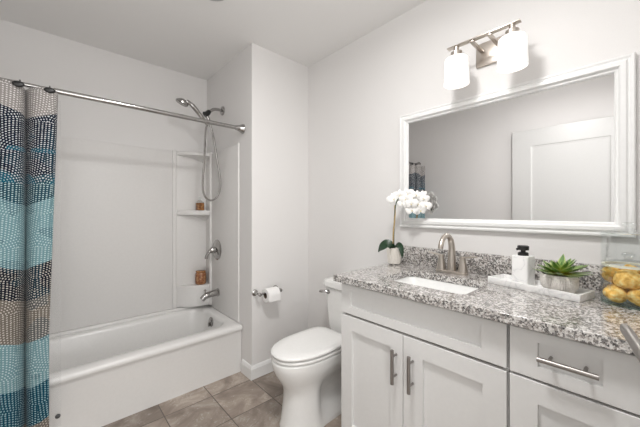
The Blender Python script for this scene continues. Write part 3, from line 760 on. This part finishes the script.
def blossom(c, n, s, roll):
    bm = B(); n = Vector(n).normalized(); up = Vector((0, 0, 1)); sx = n.cross(up).normalized(); sy = sx.cross(n)
    c = Vector(c)
    specs = [(90, .9, .5), (90+128, .9, .5), (90-128, .9, .5), (15, 1.05, .9), (165, 1.05, .9)]
    for kk, (ang, ln, wd) in enumerate(specs):
        a = math.radians(ang)+roll; d = sx*math.cos(a)+sy*math.sin(a); q = sx*-math.sin(a)+sy*math.cos(a)
        rs = []
        for i in range(8):
            t = i/7; w = s*wd*.5*(math.sin(PI*(t*.86+.07))**.75)
            base = c+d*(s*ln*t*.95)+n*(.16*s*math.sin(t*PI)-.10*s*t*t+.0012*kk)
            rs.append([base-q*w-n*.05*s, base-q*w*.5+n*.03*s, base+n*.05*s, base+q*w*.5+n*.03*s, base+q*w-n*.05*s, base-n*.02*s])
        rings(bm, rs)
    o = link('blossom', bm, 'petal', orc, angle=80)
    bm = B(); tt = B(); bmesh.ops.create_icosphere(tt, subdivisions=2, radius=1)
    merge(bm, tt, Matrix.Translation(c+n*.22*s-sy*.1*s) @ Matrix.Diagonal((.085*s, .085*s, .11*s, 1))); link('blossom_heart', bm, 'petalheart', o)
cam_dir = Vector((-1.5, -.75, 0))
bl = [(-.140, -.935, 1.290, .036), (-.118, -.962, 1.312, .034), (-.100, -1.000, 1.318, .036), (-.120, -1.005, 1.288, .036), (-.085, -1.030, 1.295, .038), (-.105, -1.020, 1.255, .038), (-.080, -1.055, 1.262, .038),
      (-.115, -1.040, 1.225, .034), (-.080, -1.070, 1.225, .034), (-.070, -1.085, 1.290, .030), (-.065, -1.095, 1.250, .032), (-.095, -1.055, 1.310, .028), (-.060, -1.075, 1.315, .022), (-.130, -1.045, 1.262, .034), (-.125, -.985, 1.262, .026)]
for i, (x, y, z, s_) in enumerate(bl):
    s_ *= 1.15
    blossom((x, y, z), (-1.3+random.uniform(-.3, .3), -.9+random.uniform(-.7, .6), random.uniform(-.25, .35)), s_, random.uniform(-.3, .3))

# tray
TRx0, TRx1, TRy0, TRy1 = -.235, -.105, -1.775, -1.478
rot_t = Matrix.Translation((-.178, -1.625, 0)) @ Matrix.Rotation(math.radians(-14), 4, 'Z')
hl, hw = .162, .060
def TR(bm): bmesh.ops.transform(bm, matrix=rot_t, verts=bm.verts)
bm = B()
def rr0(d, r, z): return rrect(-hw+d, hw-d, -hl+d, hl-d, r, z, 4)
rings(bm, [rr0(.001, .003, .9085), rr0(0, .004, .910), rr0(0, .004, .9335), rr0(.001, .004, .9345), rr0(.006, .003, .9345), rr0(.007, .003, .9335), rr0(.008, .003, .917)])
TR(bm); tag(link('tray', bm, 'marble'), 'long white marble tray on the granite under the dispenser and succulent', 'tray')
# dispenser
DZ = .9175
dp = rot_t @ Vector((.0, .048, 0))
t = thing('soap_dispenser', 'square white marble soap dispenser with black pump on the tray', 'soap dispenser', (dp.x, dp.y, DZ))
bm = B(); rings(bm, [rrect(-w, w, -w, w, .008, z, 5) for w, z in ((.029, 0), (.031, .002), (.031, .118), (.0295, .120))])
bmesh.ops.transform(bm, matrix=Matrix.Translation((dp.x, dp.y, DZ)) @ Matrix.Rotation(math.radians(-14), 4, 'Z'), verts=bm.verts); link('dispenser_body', bm, 'marble', t)
bm = B(); lathe(bm, [(.019, .1205), (.019, .131), (.014, .134), (.009, .134), (.009, .142), (.020, .143), (.021, .158), (.017, .161)], (dp.x, dp.y, DZ), 20)
tube(bm, [(dp.x, dp.y, DZ+.150), (dp.x-.012, dp.y+.010, DZ+.150), (dp.x-.022, dp.y+.017, DZ+.146)], [.006, .006, .005], 10); link('pump', bm, 'black', t)
# succulent
sp2 = rot_t @ Vector((-.004, -.078, 0)); QX, QY, QZ = sp2.x, sp2.y, .9175
t = thing('potted_succulent', 'green succulent with yellow heart in a low textured bowl on the tray', 'potted plant', (QX, QY, QZ))
bm = B(); rs = []
for r, h in ((.034, 0), (.042, .004), (.053, .022), (.056, .042), (.054, .062), (.052, .067), (.048, .067), (.046, .058), (.02, .056)):
    ring = []
    for i in range(144):
        a = 2*PI*i/144; am = .0016*(1 if .015 < h < .05 and r > .04 else 0)
        q = r+am*abs(math.sin(a*24))*1.6
        ring.append(Vector((QX+q*math.cos(a), QY+q*math.sin(a), QZ+h)))
    rs.append(ring)
rings(bm, rs)
for i in range(26):
    a = 2*PI*i/26
    tt = B(); bmesh.ops.create_icosphere(tt, subdivisions=1, radius=.0042); merge(bm, tt, Matrix.Translation((QX+.0545*math.cos(a), QY+.0545*math.sin(a), QZ+.055)))
link('bowl', bm, 'bowl', t)
bm = B(); uvl = bm.loops.layers.uv.new('UVMap')
def sleaf(az, el, ln, w, z0):
    d = Vector((math.cos(az)*math.cos(el), math.sin(az)*math.cos(el), math.sin(el))); sd = Vector((-math.sin(az), math.cos(az), 0)); up = d.cross(sd)*-1
    if up.z < 0: up = -up
    c0 = Vector((QX, QY, z0)); n = 9; L = []; T = []
    for i in range(n):
        t_ = i/(n-1); ww = w*(.5+1.1*t_ if t_ < .45 else (1-((t_-.45)/.55)**1.7))
        ww = max(ww, .0004); p = c0+d*(ln*t_)+up*(.14*ln*t_*t_) 
        L.append([bm.verts.new(v_) for v_ in (p-sd*ww+up*ww*.22, p-up*ww*.28, p+sd*ww+up*ww*.22, p+up*ww*.06)]); T.append(t_)
    us = (0, .5, 1, .5)
    for i in range(n-1):
        for k_ in range(4):
            j = (k_+1) % 4
            f = bm.faces.new((L[i][k_], L[i][j], L[i+1][j], L[i+1][k_]))
            for lp, uv in zip(f.loops, ((us[k_], T[i]), (us[j], T[i]), (us[j], T[i+1]), (us[k_], T[i+1]))): lp[uvl].uv = uv
for ring_i, (cnt, el, ln, w) in enumerate(((11, .06, .112, .0155), (9, .30, .098, .0155), (8, .62, .082, .0135), (5, 1.0, .048, .010))):
    for i in range(cnt):
        az_ = 2*PI*(i+.5*ring_i)/cnt; ln_k = .74 if math.sin(az_) > .55 else 1.0
        sleaf(2*PI*(i+.5*ring_i)/cnt+random.uniform(-.12, .12), el+random.uniform(-.08, .10), ln*ln_k*random.uniform(.86, 1.05), w, QZ+.068+.003*ring_i)
link('foliage', bm, 'succ', t, angle=60)

# glass jars with sponges
JX, JY, JZ, JR = -.178, -1.880, .9085, .070
bot = thing('glass_jar', 'lower clear glass jar filled with yellow sea sponges at the counter end', 'jar', (JX, JY, JZ))
bm = B(); lathe(bm, [(JR-.004, 0), (JR, .004), (JR, .012), (JR-.004, .0125), (.004, .012)], (JX, JY, JZ), 48); link('jar_base', bm, 'glassbase', bot)
bm = B(); lathe(bm, [(JR, .0128), (JR, .130), (JR+.003, .134), (JR+.001, .137), (JR-.003, .134), (JR-.003, .0132)], (JX, JY, JZ), 48, cap0=False, cap1=False); link('jar_wall', bm, 'glass', bot)
bm = B(); lathe(bm, [(JR-.006, .130), (JR-.002, .1375), (JR-.01, .1405), (.03, .148), (.012, .150), (.010, .156), (.018, .162), (.018, .168), (.010, .173), (.003, .174)], (JX, JY, JZ), 40); link('lid', bm, 'glass', bot)
bm = B(); lathe(bm, [(JR-.0035, .1265), (JR-.0035, .1335), (.058, .1335), (.058, .1265), (JR-.0035, .1265)], (JX, JY, JZ), 48, cap0=False, cap1=False); link('lid_seal', bm, 'wax', bot)
UZ = JZ+.1376
up_ = thing('glass_jar', 'tall empty clear glass jar stacked over the sponge jar, before the mirror frame', 'jar', (JX, JY, UZ))
bm = B(); lathe(bm, [(JR-.001, .0), (JR-.001, .095), (JR+.003, .099), (JR+.001, .102), (JR-.004, .099), (JR-.004, .0)], (JX, JY, UZ), 48, cap0=False, cap1=False); link('jar_wall', bm, 'glass', up_)
bm = B(); lathe(bm, [(JR-.006, .098), (JR-.001, .103), (JR-.01, .106), (.03, .113), (.012, .115), (.010, .121), (.018, .127), (.018, .133), (.010, .138), (.003, .139)], (JX, JY, UZ), 40); link('lid', bm, 'glass', up_)
sps = [(-.031, .028, .030, .030, 0, 'leftmost of the bottom layer'), (-.034, -.026, .032, .031, 0, 'large one at the front of the bottom layer'), (-.004, -.047, .055, .019, 1, ''), (.028, .026, .030, .028, 0, 'at the back left of the bottom layer'),
       (-.034, .002, .082, .034, 0, 'big one in the middle of the upper layer'), (.018, .036, .084, .030, 0, 'upper left, behind the big middle one'), (.020, -.034, .088, .030, 0, 'upper right, behind the big middle one'), (-.012, .040, .100, .022, 0, 'small one topmost at the left rim'), (.0, -.004, .108, .021, 0, 'small one topmost in the middle')]
for i, (dx, dy, dz, r, dk, lab) in enumerate(sps):
    bm = B(); bmesh.ops.create_icosphere(bm, subdivisions=4, radius=r)
    for v_ in bm.verts:
        n_ = v_.co.normalized(); v_.co += n_*(noise.noise(v_.co*45+Vector((i*3, 0, 0)))*.006+noise.noise(v_.co*160)*.0015); v_.co.z *= .92
    bmesh.ops.transform(bm, matrix=Matrix.Translation((JX+dx, JY+dy, JZ+dz+.006)), verts=bm.verts)
    o = link('sea_sponge', bm, 'spongedark' if dk else 'sponge', None, angle=180)
    if dk:
        tag(o, 'dark brown sponge at the right side inside the lower glass jar', 'sponge'); continue
    tag(o, 'yellow sponge in the lower jar, '+lab, 'sponge', 'yellow sponges in the lower glass jar')
